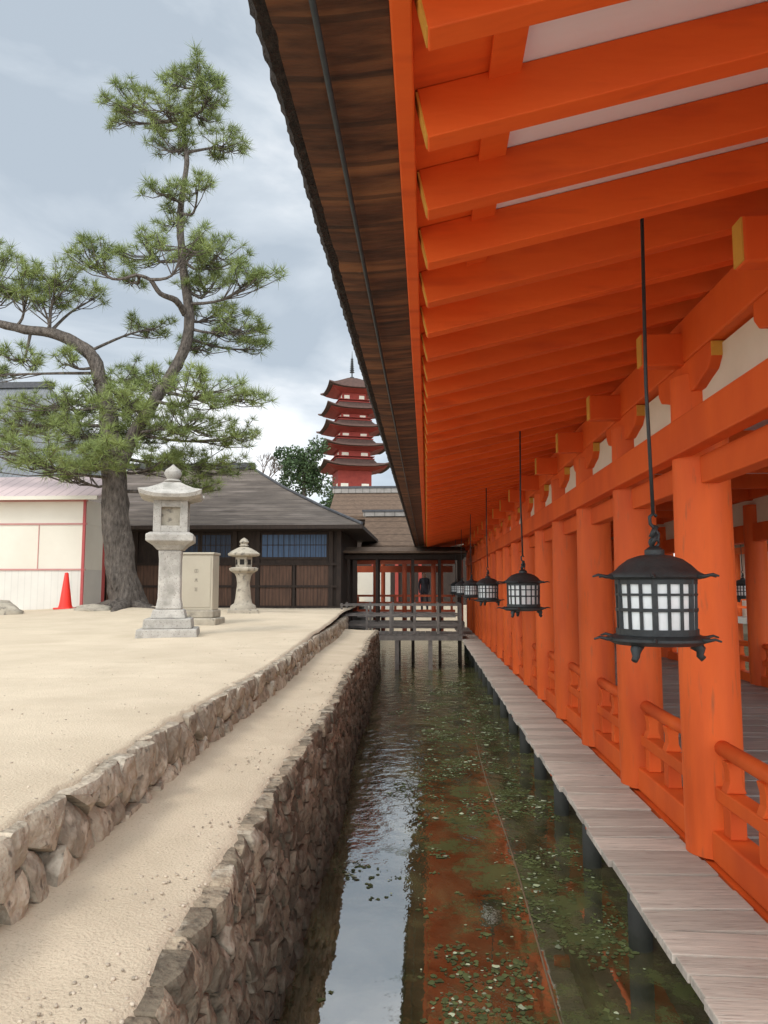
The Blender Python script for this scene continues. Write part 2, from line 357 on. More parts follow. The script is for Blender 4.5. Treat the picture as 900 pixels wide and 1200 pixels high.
def rubble_wall(mb, line, y0, y1, z0, z1, cw, ch, batter, rel):
    """irregular fitted rubble: Voronoi cells on the wall face, each a faceted stone of its own"""
    nc = int((y1 - y0) / cw); nr = max(1, round((z1 - z0) / ch)); ch = (z1 - z0) / nr; k = ch / cw
    S = {}
    for r in range(nr):
        for c in range(-1, nc + 1):
            S[r, c] = ((c + .5 + (r % 2) * .5 + U(-.46, .46)) * ch, (r + .5 + U(-.42, .42)) * ch)
    for (r, c), (sx, sy) in S.items():
        poly = [(sx - 2.5 * ch, max(0, sy - 2.5 * ch)), (sx + 2.5 * ch, max(0, sy - 2.5 * ch)), (sx + 2.5 * ch, min(nr * ch, sy + 2.5 * ch)), (sx - 2.5 * ch, min(nr * ch, sy + 2.5 * ch))]
        for dr in (-2, -1, 0, 1, 2):
            for dc in (-3, -2, -1, 0, 1, 2, 3):
                o = S.get((r + dr, c + dc))
                if o is None or (dr == 0 and dc == 0): continue
                nx, ny = o[0] - sx, o[1] - sy; mx, my = (o[0] + sx) / 2, (o[1] + sy) / 2
                new = []; L_ = len(poly)
                for i in range(L_):
                    a, b = poly[i], poly[(i + 1) % L_]
                    da = (a[0] - mx) * nx + (a[1] - my) * ny; db = (b[0] - mx) * nx + (b[1] - my) * ny
                    if da <= 0: new.append(a)
                    if (da < 0 < db) or (db < 0 < da):
                        t = da / (da - db); new.append((a[0] + (b[0] - a[0]) * t, a[1] + (b[1] - a[1]) * t))
                poly = new
                if len(poly) < 3: break
            if len(poly) < 3: break
        if len(poly) < 3: continue
        P2 = [(y0 + a / k, z0 + b) for a, b in poly]
        near = P2[0][0] < 9
        Q = []
        for i in range(len(P2)):
            a, b = P2[i], P2[(i + 1) % len(P2)]
            for t in (.08, .35, .65, .92) if near else (.12, .5, .88):
                Q.append((a[0] + (b[0] - a[0]) * t, a[1] + (b[1] - a[1]) * t))
        Q = [(a + .014 * noise.noise((a * 11, b * 11, 3)), b + (.014 * noise.noise((a * 11, b * 11, 8)) if b < z1 - .01 else .005 * noise.noise((a * 4, 1, 8)))) for a, b in Q]
        ca = sum(p[0] for p in Q) / len(Q); cb = sum(p[1] for p in Q) / len(Q)
        size = max(.05, max(math.hypot(p[0] - ca, p[1] - cb) for p in Q))
        gap = 1 - min(.10, .004 / size)
        off = U(-.8, 1) * rel; ta, tb_ = U(-.16, .16), U(-.16, .16)
        pl = [(math.cos(a_), math.sin(a_), U(0, .6) * size, U(.1, .42)) for a_ in (U(0, 6.28), U(0, 6.28), U(0, 6.28), U(0, 6.28))]
        V = []; m = len(Q); rings = [(gap, -.14), (gap, -.018), (gap * .96, -.003), (gap * .80, .003), (gap * .55, .005), (gap * .28, .005)]
        for ri, (sc_, dp) in enumerate(rings):
            for a, b in Q:
                yy = ca + (a - ca) * sc_; zz = cb + (b - cb) * sc_
                d = dp
                if ri:
                    d += off + ta * (yy - ca) + tb_ * (zz - cb) + .020 * noise.noise((yy * 7, zz * 7, 5 + r)) + .013 * noise.noise((yy * 17, zz * 17, r)) + .006 * noise.noise((yy * 41, zz * 41, r))
                    for ua, ub, c0, kk in pl: d -= max(0, ((yy - ca) * ua + (zz - cb) * ub) - c0) * kk
                V.append((line(yy) + batter * (z1 - zz) / (z1 - z0) + d, yy, zz))
        Fc = [(j * m + i, j * m + (i + 1) % m, (j + 1) * m + (i + 1) % m, (j + 1) * m + i) for j in range(len(rings) - 1) for i in range(m)]
        V.append((line(ca) + batter * (z1 - cb) / (z1 - z0) + off + .005, ca, cb)); ci = len(V) - 1; j = (len(rings) - 1) * m
        Fc += [(j + i, j + (i + 1) % m, ci) for i in range(m)]
        mb.add(V, Fc)
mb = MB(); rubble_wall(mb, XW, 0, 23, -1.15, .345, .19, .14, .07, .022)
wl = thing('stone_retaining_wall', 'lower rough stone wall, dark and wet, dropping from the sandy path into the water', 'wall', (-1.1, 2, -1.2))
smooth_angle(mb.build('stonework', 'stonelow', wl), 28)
mb = MB()
mb.add([(XW(-6) - .11, -6, .27), (XU(-6) - .2, -6, .27), (XU(23.1) - .2, 23.1, .27), (XW(23.1) - .11, 23.1, .27),
        (XW(-6) - .05, -6, -1.3), (XU(-6) - .2, -6, -1.3), (XU(23.1) - .2, 23.1, -1.3), (XW(23.1) - .05, 23.1, -1.3)],
       [(0, 1, 2, 3), (4, 7, 6, 5), (0, 3, 7, 4), (1, 5, 6, 2), (0, 4, 5, 1), (3, 2, 6, 7)]).build('earth_core', 'earth', wl)
mb = MB(); rubble_wall(mb, XU, 0, 24, .27, .705, .24, .18, .04, .018)
wu = thing('stone_retaining_wall', 'upper low wall of pale weathered stones holding up the sand terrace beside the path', 'wall', (-1.8, 2, .3))
smooth_angle(mb.build('stonework', 'stone', wu), 28)
mb = MB(); mb.add([(XU(-6) - .13, -6, .6), (XU(-6) - 1.2, -6, .6), (XU(44) - 1.2, 44, .6), (XU(44) - .13, 44, .6),
        (XU(-6) - .1, -6, -1.3), (XU(-6) - 1.2, -6, -1.3), (XU(44) - 1.2, 44, -1.3), (XU(44) - .1, 44, -1.3)],
       [(0, 1, 2, 3), (4, 7, 6, 5), (0, 3, 7, 4), (1, 5, 6, 2), (0, 4, 5, 1), (3, 2, 6, 7)]).build('earth_core', 'earth', wu)
mb = MB()
for i in range(2200):
    y = 1.5 + 12 * R() ** 1.6
    if R() < .5: x = U(XW(y) - .08, XU(y) + .08); z = .356
    else: x = XU(y) - .08 - 3 * R() ** 2; z = gz(x, y) + .02
    r = U(.003, .009); q = rock_points(T2[0], 3, 1, .2, R() * 50)
    mb.add([(x + p.x * r, y + p.y * r, z + p.z * r * .7) for p in q], T2[1])
mark(mb.build('gravel', 'pebble', smooth=True), 'small loose pebbles scattered over the sand', 'gravel', kind='stuff')

# ---------------------------------------------------------------- corridor
Y0 = .9; Y1 = 31.6; BAY = 1.64; CX = 1.80; FX = 5.55; SL = .23; ZE = EYE + 1.38
cor = thing('covered_corridor', 'long vermilion shrine corridor with round columns, exposed rafters and dark bark eave over the water', 'corridor', (CX, 5.1, 0))
def local(mbuild, name, mat, **k): return mbuild.build(name, mat, cor, **k)
def rep(o, dy, dx=0):
    c = copy_tree(o, cor); c.location.y = dy; c.location.x = dx; return c
# columns
col = local(MB().lathe((CX, 5.1, 0), [(.178, .0), (.182, .5), (.182, 1.6), (.176, 2.5), (.172, 3.02)], 32), 'column', 'column'); smooth_angle(col)
for k in range(-2, 17):
    if k: rep(col, BAY * k)
    if k < 15: rep(col, BAY * k, FX - CX)
# lintels
local(MB().box(CX - .215, CX - .10, Y0, Y1, 2.48, 2.71), 'lintel', 'orange', bevel=.01)
local(MB().box(CX - .06, CX + .06, Y0, Y1, 2.30, 2.478), 'tie_rail', 'orange', bevel=.01)
local(MB().box(FX - .10, FX + .10, Y0, Y1, 2.40, 2.7), 'lintel', 'orange', bevel=.01)
local(MB().box(CX - .03, CX + .03, Y0, Y1, 2.6, 3.1), 'plaster_panel', 'plaster')
local(MB().box(FX - .03, FX + .03, Y0, Y1, 2.7, 3.3), 'plaster_panel', 'plaster')
local(MB().box(CX - .105, CX + .105, Y0, Y1, 3.12, 3.41), 'purlin', 'orange', bevel=.012)
local(MB().box(FX - .1, FX + .1, Y0, Y1, 3.12, 3.38), 'purlin', 'orange')
# brackets and tie beams
br = local(MB().ext([(5.1 - .52, 3.118), (5.1 - .52, 3.02), (5.1 - .46, 2.96), (5.1 - .34, 2.93), (5.1 - .24, 2.90), (5.1 + .24, 2.90), (5.1 + .34, 2.93), (5.1 + .46, 2.96), (5.1 + .52, 3.02), (5.1 + .52, 3.118)], CX - .10, CX + .10, 'x'), 'boat_bracket', 'orange', bevel=.01)
MB().box(CX - .095, CX + .095, 5.1 - .526, 5.1 - .518, 3.025, 3.112).build('bracket_end', 'yellow', br)
tb = local(MB().box(1.43, FX + .3, 5.1 - .055, 5.1 + .055, 3.10, 3.32), 'tie_beam', 'orange', bevel=.012)
MB().box(1.424, 1.432, 5.1 - .05, 5.1 + .05, 3.108, 3.312).build('beam_end', 'yellow', tb)
for k in range(-2, 17):
    if k: rep(br, BAY * k); rep(tb, BAY * k)
# rafters
RH = .168
raf = local(MB().ext([(.012, ZE + SL * .012), (3.7, ZE + SL * 3.7), (3.7, ZE + RH + SL * 3.7), (-.022, ZE + RH - SL * .022)], 2.30 - .042, 2.30 + .042), 'rafter', 'rafter', bevel=.004)
MB().ext([(.006, ZE + .012), (.012, ZE + .012), (-.020, ZE + RH - .012), (-.028, ZE + RH - .012)], 2.30 - .038, 2.30 + .038).build('rafter_end', 'yellow', raf)
for j in range(-3, 63):
    if j: rep(raf, .465 * j)
zs = lambda x: ZE + RH + .002 + SL * x
local(MB().ext([(-.08, zs(-.08)), (.30, zs(.30)), (.30, zs(.30) + .02), (-.08, zs(-.08) + .02)], Y0, Y1), 'eave_boarding', 'rafter')
local(MB().ext([(.302, zs(.302)), (3.7, zs(3.7)), (3.7, zs(3.7) + .02), (.302, zs(.302) + .02)], Y0, Y1), 'ceiling_boarding', 'white')
local(MB().ext([(3.702, zs(3.7)), (7.4, zs(0)), (7.4, zs(0) + .02), (3.702, zs(3.7) + .02)], Y0, Y1), 'ceiling_boarding', 'white')
local(MB().ext([(.20, zs(.20) - .03), (.30, zs(.30) - .03), (.30, zs(.3) - .003), (.20, zs(.20) - .003)], Y0, Y1), 'eave_batten', 'rafter')
local(MB().box(-.088, -.03, Y0, Y1, ZE + .09, ZE + .152), 'fascia_board', 'rafter', bevel=.006)
# bark eave
mb = MB(); ny = 420
for j in range(ny + 1):
    y = Y0 + (Y1 - Y0) * j / ny; b = U(-1, 1)
    pr = [(-.089, 3.21), (-.089, 3.135), (-.20, 3.125), (-.30, 3.12), (-.40, 3.125 + .003 * b)]
    for (x, z) in pr: mb.v.append((x, y, z + .004 * noise.noise((y * 9, x * 9, 0))))
for j in range(ny):
    for i in range(4): mb.f.append((j * 5 + i, j * 5 + i + 1, (j + 1) * 5 + i + 1, (j + 1) * 5 + i))
local(mb, 'eave_soffit', 'bark', fix=False)
mb = MB(); ny = 1400
for j in range(ny + 1):
    y = Y0 + (Y1 - Y0) * j / ny
    for (x, z, jx) in [(-.395, 3.128, 0), (-.43, 3.118, .004), (-.452, 3.15, .006), (-.462, 3.25, .006), (-.455, 3.42, .006), (-.40, 3.50, 0)]:
        mb.v.append((x + jx * U(-1, 1), y, z + jx * U(-1, 1) * .7))
for j in range(ny):
    for i in range(5): mb.f.append((j * 6 + i, j * 6 + i + 1, (j + 1) * 6 + i + 1, (j + 1) * 6 + i))
local(mb, 'bark_edge', 'barkedge', fix=False)
local(MB().ext([(-.41, 3.5), (3.7, 5.2), (7.8, 3.5), (7.8, 3.3), (7.4, zs(0) + .025), (3.7, zs(3.7) + .025), (-.08, zs(-.08) + .025), (-.40, 3.24)], Y0, Y1), 'bark_roof', 'thatch')
local(MB().box(3.45, 3.95, Y0 - .1, Y1 + .1, 5.1, 5.5), 'roof_ridge', 'ridge')
local(MB().tube([(-.275, Y0, 3.09), (-.275, 10, 3.085), (-.275, 20, 3.09), (-.275, Y1, 3.09)], .009, 8), 'eave_pole', 'dark', smooth=True)
# decks
def planks(x0, x1, z, wmin, wmax, xj):
    mb = MB(); y = Y0 - .3
    while y < Y1:
        w = U(wmin, wmax); a = U(-xj, xj); dz = U(-.008, .008); t = U(-.006, .006)
        v0 = len(mb.v); mb.box(x0 + a, x1, y + .006, y + w - .006, z - .045, z + dz)
        for i in range(v0, len(mb.v)):
            x, yy, zz = mb.v[i]
            if zz > z - .02: mb.v[i] = (x, yy, zz + (t if x < (x0 + x1) / 2 else -t))
        y += w
    return mb
local(planks(1.10, 1.66, 0, .17, .26, .014), 'outer_deck', 'plank', bevel=.005)
local(planks(1.95, 5.9, .03, .2, .28, 0), 'floor_boards', 'floor')
local(MB().box(1.30, 1.42, Y0, Y1, -.2, -.05), 'deck_edge_beam', 'hallwood')
local(MB().box(1.70, 1.9, Y0, Y1, -.3, -.02), 'floor_beam', 'orange')
pst = local(MB().lathe((1.53, 5.1 - .82, -1.5), [(.085, 0), (.085, .82), (.08, 1.28), (.075, 1.3)], 18), 'deck_post', 'post'); smooth_angle(pst)
stb = local(MB().box(1.16, 1.69, 5.1 - .82 - .03, 5.1 - .82 + .03, -.135, -.048), 'deck_joist', 'orange', bevel=.006)
for k in range(-2, 17):
    if k: rep(pst, BAY * k); rep(stb, BAY * k)
# railing
ya, yb = 5.1 - BAY + .175, 5.1 - .175
rail = local(MB().tube([(CX, ya, .665), (CX, (ya + yb) / 2, .655), (CX, yb, .665)], .048, 14), 'railing', 'orange', smooth=True)
MB().box(CX - .055, CX + .055, ya, yb, .355, .44).build('middle_rail', 'orange', rail, bevel=.01)
MB().box(CX - .085, CX + .085, ya, yb, .0, .18).build('base_board', 'orange', rail, bevel=.012)
for t in (.12, .5, .88):
    y = ya + (yb - ya) * t
    MB().box(CX - .048, CX + .048, y - .055, y + .055, .182, .353).build('rail_post', 'orange', rail, bevel=.008)
    MB().ext([(CX - .06, .442), (CX + .06, .442), (CX + .038, .50), (CX + .038, .56), (CX + .052, .62), (CX - .052, .62), (CX - .038, .56), (CX - .038, .50)], y - .045, y + .045).build('rail_strut', 'orange', rail, bevel=.006)
for k in range(-1, 17):
    if k: rep(rail, BAY * k)
    if k < 15: rep(rail, BAY * k, FX - CX)

# ---------------------------------------------------------------- hanging lanterns
def make_lantern(x, y):
    zt = zs(x) + .0
    L0 = thing('hanging_lantern', '', 'lantern', (x, y, EYE - .34))
    z = EYE
    c = (x, y, z); r6 = math.radians(12)
    smooth_angle(MB().lathe(c, [(.185, .030), (.205, .040), (.20, .052), (.175, .066), (.150, .092), (.115, .118), (.07, .134), (.042, .138), (.042, .158), (.02, .175)], 24, r6).build('lantern_roof', 'dark', L0), 45)
    for i in range(6):
        a = r6 + i * math.pi / 3; d = Vector((math.cos(a), math.sin(a), 0))
        for zz in (.042, -.225):
            p = Vector(c) + Vector((0, 0, zz))
            MB().tube([p + d * .17, p + d * .23, p + d * .265 + Vector((0, 0, .008)), p + d * .29], [.012, .008, .006, .004], 6).build('corner_spike', 'dark', L0, smooth=True)
    smooth_angle(MB().lathe(c, [(.157, -.205), (.163, .03)], 24, r6).build('paper_shade', 'paper', L0))
    mb = MB()
    for i in range(18):
        a = r6 + i * math.pi / 9; w = .011 if i % 3 == 0 else .006; d = Vector((math.cos(a), math.sin(a), 0))
        mb.beam(Vector(c) + d * .160 + Vector((0, 0, -.205)), Vector(c) + d * .165 + Vector((0, 0, .035)), w * 2, .014)
    for zz, h in ((-.198, .016), (-.10, .007), (-.035, .005), (.022, .013)):
        mb.lathe((x, y, z + zz), [(.155, -h), (.172, -h), (.172, h), (.155, h)], 36)
    mb.build('lattice', 'dark', L0)
    smooth_angle(MB().lathe(c, [(.10, -.255), (.18, -.25), (.215, -.232), (.215, -.222), (.18, -.208)], 24, r6).build('lantern_base', 'dark', L0), 50)
    for i in range(3):
        a = r6 + i * 2 * math.pi / 3 - .5; d = Vector((math.cos(a), math.sin(a), 0)); p = Vector(c)
        MB().tube([p + d * .15 + Vector((0, 0, -.245)), p + d * .175 + Vector((0, 0, -.27)), p + d * .17 + Vector((0, 0, -.295)), p + d * .185 + Vector((0, 0, -.31))], [.028, .022, .016, .014], 8).build('lantern_foot', 'dark', L0, smooth=True)
    mb = MB(); p = Vector(c)
    ring = [p + Vector((.02 * math.cos(t * .52), 0, .192 + .02 * math.sin(t * .52))) for t in range(13)]
    mb.tube(ring, .006, 6)
    hk = [p + Vector((a, 0, b)) for a, b in ((.0, .200), (.018, .205), (.02, .23), (.004, .255), (-.014, .275), (-.016, .305), (0, .32), (.014, .307))]
    mb.tube(hk, .008, 6)
    for t in (.18, .215): mb.tube([p + Vector((-.012, 0, t)), p + Vector((.012, 0, t + .05))], .012, 6)
    mb.build('hook', 'dark', L0, smooth=True)
    MB().tube([p + Vector((0, 0, .315)), p + Vector((-.012, 0, .9)), Vector((x - .004, y, zt))], .0085, 8).build('rod', 'dark', L0, smooth=True)
    return L0
LX = 1.0; LY = 3.44
proto = make_lantern(LX, LY)
names = ['nearest and largest black hanging lantern with white panels, just left of the first column',
         'second hanging lantern from the viewer, black with white panels, left of the columns',
         'third hanging lantern from the viewer in the row above the deck edge',
         'fourth hanging lantern from the viewer in the row above the deck edge',
         'fifth hanging lantern from the viewer, small and dark near the corridor end',
         'farthest hanging lantern of the row, tiny at the end of the deck']
for k in range(6):
    o = proto if k == 0 else copy_tree(proto)
    if k: o.location.y += 4.65 * k
    mark(o, names[k], 'lantern', 'hanging lanterns along the deck')
o = copy_tree(proto); o.location = (6.35, 15.9, EYE - .34)
mark(o, 'small hanging lantern on the far side of the corridor, seen right of the first column', 'lantern')
if 'group' in o: del o['group']

# ---------------------------------------------------------------- water bits
mark(MB().tube([(.80 + .015 * math.sin(y), y, WATER + .004) for y in [3 + .5 * i for i in range(22)]], .007, 6).build('water_strand', 'strand', smooth=True),
     'thin brown pipe running straight along the water surface beside the deck', 'strand')  # thin brown tube laid straight along the water surface
def scrap(mb, x, y, r, z, m=6):
    a0 = R() * 6
    mb.add([(x + r * U(.4, 1.4) * math.cos(a0 + i * 6.283 / m), y + r * U(.4, 1.4) * 1.1 * math.sin(a0 + i * 6.283 / m), z) for i in range(m)], [tuple(range(m))])
mb = MB(); mw = MB(); cnt = 0; tries = 0
while cnt < 2400 and tries < 300000:
    tries += 1
    y = 3.6 + 18 * R() ** 1.1; x = U(-.8, 1.5)
    d = noise.noise((x * 1.5, y * .9, 4)) + .7 * noise.noise((x * 4, y * 4, 7)) + .12 * (1 if x > -.1 else -2)
    if d < U(.0, .45): continue
    cnt += 1
    if R() < .36: scrap(mb, x, y, U(.004, .013) * (2.0 if R() < .15 else 1) * (1 + y * .05), WATER + .006 + .003 * R(), 7)
    else:
        for _ in range(5): scrap(mw, x + random.gauss(0, .035), y + random.gauss(0, .05), U(.006, .024), WATER + .003 + .002 * R(), 8)
mark(mb.build('floating_leaves', 'algae', fix=False), 'pale leaf scraps floating on the water', 'leaf litter', kind='stuff')
mark(mw.build('floating_weed', 'weed', fix=False), 'green weed lying in patches on the water', 'water weed', kind='stuff')

# ---------------------------------------------------------------- pine
PY = 21.0
pb = at(150, 715, PY); pb.z = gz(pb.x, PY) - .05
pine = thing('pine_tree', 'tall old pine with leaning forked trunk and layered needle pads behind the stone lantern', 'tree', pb)
random.seed(11)
def P(u, v, dy=0): return at(u, v, PY + dy)
def poly(pts, sub=4):
    out = []
    for i in range(len(pts) - 1):
        p0 = pts[max(i - 1, 0)]; p1 = pts[i]; p2 = pts[i + 1]; p3 = pts[min(i + 2, len(pts) - 1)]
        for k in range(sub):
            t = k / sub
            out.append(.5 * ((2 * p1) + (p2 - p0) * t + (2 * p0 - 5 * p1 + 4 * p2 - p3) * t * t + (3 * p1 - p0 - 3 * p2 + p3) * t ** 3))
    out.append(pts[-1]); return out
def limb(mb, px, rad, nn=10, rough=.25):
    pts = poly([P(*p) for p in px]); rr = []
    for i in range(len(pts)):
        t = i / (len(pts) - 1) * (len(rad) - 1); k = min(int(t), len(rad) - 2); rr.append(rad[k] + (rad[k + 1] - rad[k]) * (t - k))
    mb.tube(pts, rr, nn, rough); return pts
SK = []
mb = MB()
SK += limb(mb, [(152, 724), (149, 700), (142, 670), (137, 620), (133, 560), (128, 500), (121, 455), (112, 425)], [.60, .46, .40, .36, .31, .25, .19, .14], 18, .35)
for (u2, v2, dy) in [(105, 722, -1.2), (195, 724, -1), (85, 718, .3), (130, 728, -1.6), (180, 720, .8)]:
    e = P(u2, v2, dy); e.z = gz(e.x, e.y) - .03; a = P(150, 704)
    mb.tube(poly([a, (a + e) / 2 + Vector((0, 0, -.12)), e]), [.26, .24, .22, .2, .18, .15, .13, .1, .05], 8, .4)
mb.build('trunk', 'pinebark', pine, smooth=True)
mb = MB(); SK += limb(mb, [(119, 450), (108, 418), (85, 400), (58, 390), (28, 386), (-15, 376), (-60, 372)], [.2, .19, .17, .15, .13, .1, .06], 10, .3)
mb.build('limb', 'pinebark', pine, smooth=True)
mb = MB(); SK += limb(mb, [(136, 560), (158, 508), (188, 458), (213, 417), (222, 372), (214, 305), (211, 250), (219, 190), (216, 150), (227, 108), (235, 78)], [.19, .175, .16, .15, .145, .115, .095, .072, .058, .042, .025], 10, .3)
mb.build('limb', 'pinebark', pine, smooth=True)
mb = MB(); SK += limb(mb, [(217, 368), (206, 352, -.5), (188, 344, -.8), (176, 328, -1), (160, 322, -1.2)], [.10, .09, .07, .055, .04], 8, .2)
mb.build('limb', 'pinebark', pine, smooth=True)
pads = [  # u, v, half width, half height, tufts
 (235, 88, 28, 18, 24), (205, 100, 24, 14, 16), (150, 120, 32, 18, 26), (140, 142, 24, 11, 13), (195, 130, 36, 18, 28), (235, 140, 30, 18, 22), (262, 172, 30, 16, 24), (205, 172, 34, 14, 24), (180, 152, 22, 12, 12), (245, 115, 26, 16, 18),
 (195, 228, 28, 15, 18), (232, 222, 24, 13, 13), (205, 262, 26, 14, 14),
 (175, 300, 38, 22, 32), (215, 290, 34, 22, 26), (255, 300, 36, 22, 32), (298, 325, 32, 15, 26), (240, 335, 40, 18, 30), (155, 330, 16, 11, 10),
 (175, 385, 32, 15, 22), (285, 388, 34, 18, 30), (255, 368, 32, 16, 22), (300, 410, 20, 11, 12), (240, 405, 32, 14, 20),
 (105, 305, 32, 18, 26), (70, 328, 36, 20, 30), (25, 328, 36, 22, 32), (110, 350, 24, 11, 13), (50, 355, 36, 14, 22), (5, 305, 22, 15, 15), (0, 350, 28, 14, 17), (-30, 330, 30, 18, 22),
 (25, 425, 34, 13, 18), (75, 425, 24, 11, 10), (-20, 440, 30, 12, 14),
 (60, 475, 48, 22, 44), (130, 470, 46, 24, 50), (185, 450, 44, 20, 40), (240, 460, 46, 22, 46), (290, 468, 28, 15, 20),
 (20, 500, 46, 22, 44), (90, 510, 52, 24, 56), (160, 505, 50, 26, 60), (225, 500, 50, 24, 54), (285, 512, 28, 18, 24),
 (35, 540, 48, 20, 44), (85, 558, 38, 15, 28), (190, 545, 42, 20, 42), (250, 545, 46, 20, 42), (235, 572, 32, 12, 20), (-25, 520, 40, 24, 34), (110, 545, 34, 16, 26), (145, 475, 34, 24, 34), (160, 440, 26, 16, 18), (125, 530, 30, 18, 26)]
tw = MB(); cr = MB()
def tuft(p, L, nd, up):
    vs, fs = cr.v, cr.f
    for _ in range(nd):
        d = Vector((random.gauss(0, 1), random.gauss(0, 1), random.gauss(0, 1))).normalized() + up
        d.normalize(); l = L * U(.7, 1.15)
        w = d.cross(Vector((U(-1, 1), U(-1, 1), U(-1, 1)))).normalized() * .0075
        o = len(vs); b = p + d * l * .10; t = p + d * l + Vector((0, 0, -.03 * l))
        vs.append(tuple(b - w)); vs.append(tuple(b + w)); vs.append(tuple(t)); fs.append((o, o + 1, o + 2))
for (u, v, ru, rv, nt_) in pads:
    low = v > 430
    dy = random.gauss(0, 1.3) if low else random.gauss(0, .8)
    if 120 < u < 200 and low: dy -= 1.4
    c = P(u, v, dy); m = PY / F
    s = min(SK, key=lambda q: (q - c).length + max(0, q.z - c.z) * .8 + (2.0 if low and q.z > c.z + .5 else 0))
    mid = (s + c) / 2 + Vector((U(-.2, .2), 0, U(-.35, .1)))
    path = poly([s, mid, c], 4); tw.tube(path, [.055, .05, .045, .04, .036, .032, .028, .024, .018], 6, .2)
    for i in range(int(nt_ * (.80 if low else .90))):
        while True:
            a, b, e = U(-1, 1), U(-1, 1), U(-1, 1)
            if a * a + b * b + e * e < 1: break
        q = c + Vector((a * ru * m * 1.2, b * ru * m * .9, e * rv * m * 1.15 + (.12 * (1 - a * a))))
        st = path[random.randint(4, 8)]; k = st.lerp(q, .55) + Vector((0, 0, -.10))
        tw.tube([st, k, q], [.018, .014, .010], 4)
        tuft(q, U(.26, .38), 42, Vector((a * .35, b * .2, .55)))
        for _ in range(2): tuft(k.lerp(q, U(.35, .98)) + Vector((U(-.14, .14), U(-.14, .14), U(-.02, .12))), U(.22, .32), 24, Vector((a * .3, b * .3, .65)))
tw.build('twigs', 'pinebark', pine, fix=False)
cr.build('crown', 'needle', pine, fix=False)
random.seed(5)

# ---------------------------------------------------------------- stone lanterns
def ground_at(u, Y):
    p = at(u, 700, Y); p.z = gz(p.x, Y); return p
g1 = ground_at(199, 14.0)
s1 = thing('stone_lantern', 'tall pale granite lantern on a stepped square base in front of the pine', 'stone lantern', g1)
x, y, z = g1; rt = math.radians(14)
def sq(h0, h1, z0, z1, name, mat, par, bev=.02, c=None):
    c = c or (x, y, z); return MB().froof(c, [(h0, z0, 0), (h1, z1, 0)], rt, 2).build(name, mat, par, bevel=bev)
sq(.54, .52, -.05, .16, 'base_step', 'granite', s1); sq(.43, .41, .16, .34, 'base_step', 'granite', s1); sq(.31, .27, .34, .50, 'plinth', 'granite', s1)
MB().froof((x, y, z), [(.235, .5, 0), (.20, .7, 0), (.195, 1.4, 0), (.21, 1.58, 0)], rt, 2).build('shaft', 'granite', s1, bevel=.03)
MB().froof((x, y, z), [(.23, 1.58, 0), (.30, 1.66, 0), (.42, 1.74, 0), (.42, 1.86, 0), (.35, 1.90, 0)], rt, 4).build('platform', 'granite', s1, bevel=.015)
mb = MB()
cr_, sr_ = math.cos(rt), math.sin(rt)
for sx in (-1, 1):
    for sy in (-1, 1):
        a, b = sx * .235, sy * .235
        mb.froof((x + a * cr_ - b * sr_, y + a * sr_ + b * cr_, z), [(.07, 1.9, 0), (.07, 2.48, 0)], rt, 1)
for (z0, z1) in ((1.902, 2.02), (2.36, 2.478)): mb.froof((x, y, z), [(.297, z0, 0), (.297, z1, 0)], rt, 1)
fb = mb.build('firebox', 'granite', s1, bevel=.01)
MB().froof((x, y, z), [(.20, 2.0, 0), (.20, 2.36, 0)], rt, 1).build('inner_panel', 'granite2', fb)
MB().froof((x, y, z), [(.32, 2.48, 0), (.53, 2.52, .06), (.56, 2.58, .09), (.40, 2.68, .03), (.25, 2.78, 0), (.15, 2.84, 0)], rt, 8).build('lantern_roof', 'granite', s1, smooth=False)
smooth_angle(MB().lathe((x, y, z), [(.12, 2.83), (.17, 2.87), (.10, 2.91), (.13, 2.95), (.165, 3.02), (.13, 3.09), (.05, 3.15), (.01, 3.19)], 16).build('finial', 'granite', s1), 60)
g2 = ground_at(285, 20.5)
s2 = thing('stone_lantern', 'smaller weathered stone lantern with a waisted round shaft, right of the beige cabinet', 'stone lantern', g2)
x, y, z = g2
sq(.42, .40, -.05, .10, 'base_step', 'granite2', s2)
smooth_angle(MB().lathe((x, y, z), [(.36, .1), (.33, .2), (.24, .26), (.21, .4), (.19, .6), (.17, .8), (.20, .98), (.24, 1.05)], 18).build('shaft', 'granite2', s2), 50)
smooth_angle(MB().lathe((x, y, z), [(.24, 1.05), (.38, 1.13), (.40, 1.19), (.34, 1.22)], 6).build('platform', 'granite2', s2), 20)
fb = MB().lathe((x, y, z), [(.22, 1.22), (.23, 1.5)], 6).build('firebox', 'granite2', s2)
for i in range(6):
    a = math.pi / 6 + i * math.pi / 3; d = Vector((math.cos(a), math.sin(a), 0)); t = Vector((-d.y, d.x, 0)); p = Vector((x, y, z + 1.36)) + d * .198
    MB().beam(p - t * .06, p + t * .06, .012, .14).build('opening_shade', 'earth', fb)  # solid dark plate paints the shade inside each firebox opening
smooth_angle(MB().lathe((x, y, z), [(.25, 1.5), (.42, 1.53), (.44, 1.58), (.33, 1.66), (.18, 1.74), (.10, 1.77)], 12).build('lantern_roof', 'granite2', s2), 45)
smooth_angle(MB().lathe((x, y, z), [(.08, 1.76), (.13, 1.80), (.09, 1.84), (.13, 1.90), (.09, 1.97), (.01, 2.02)], 14).build('finial', 'granite2', s2), 60)
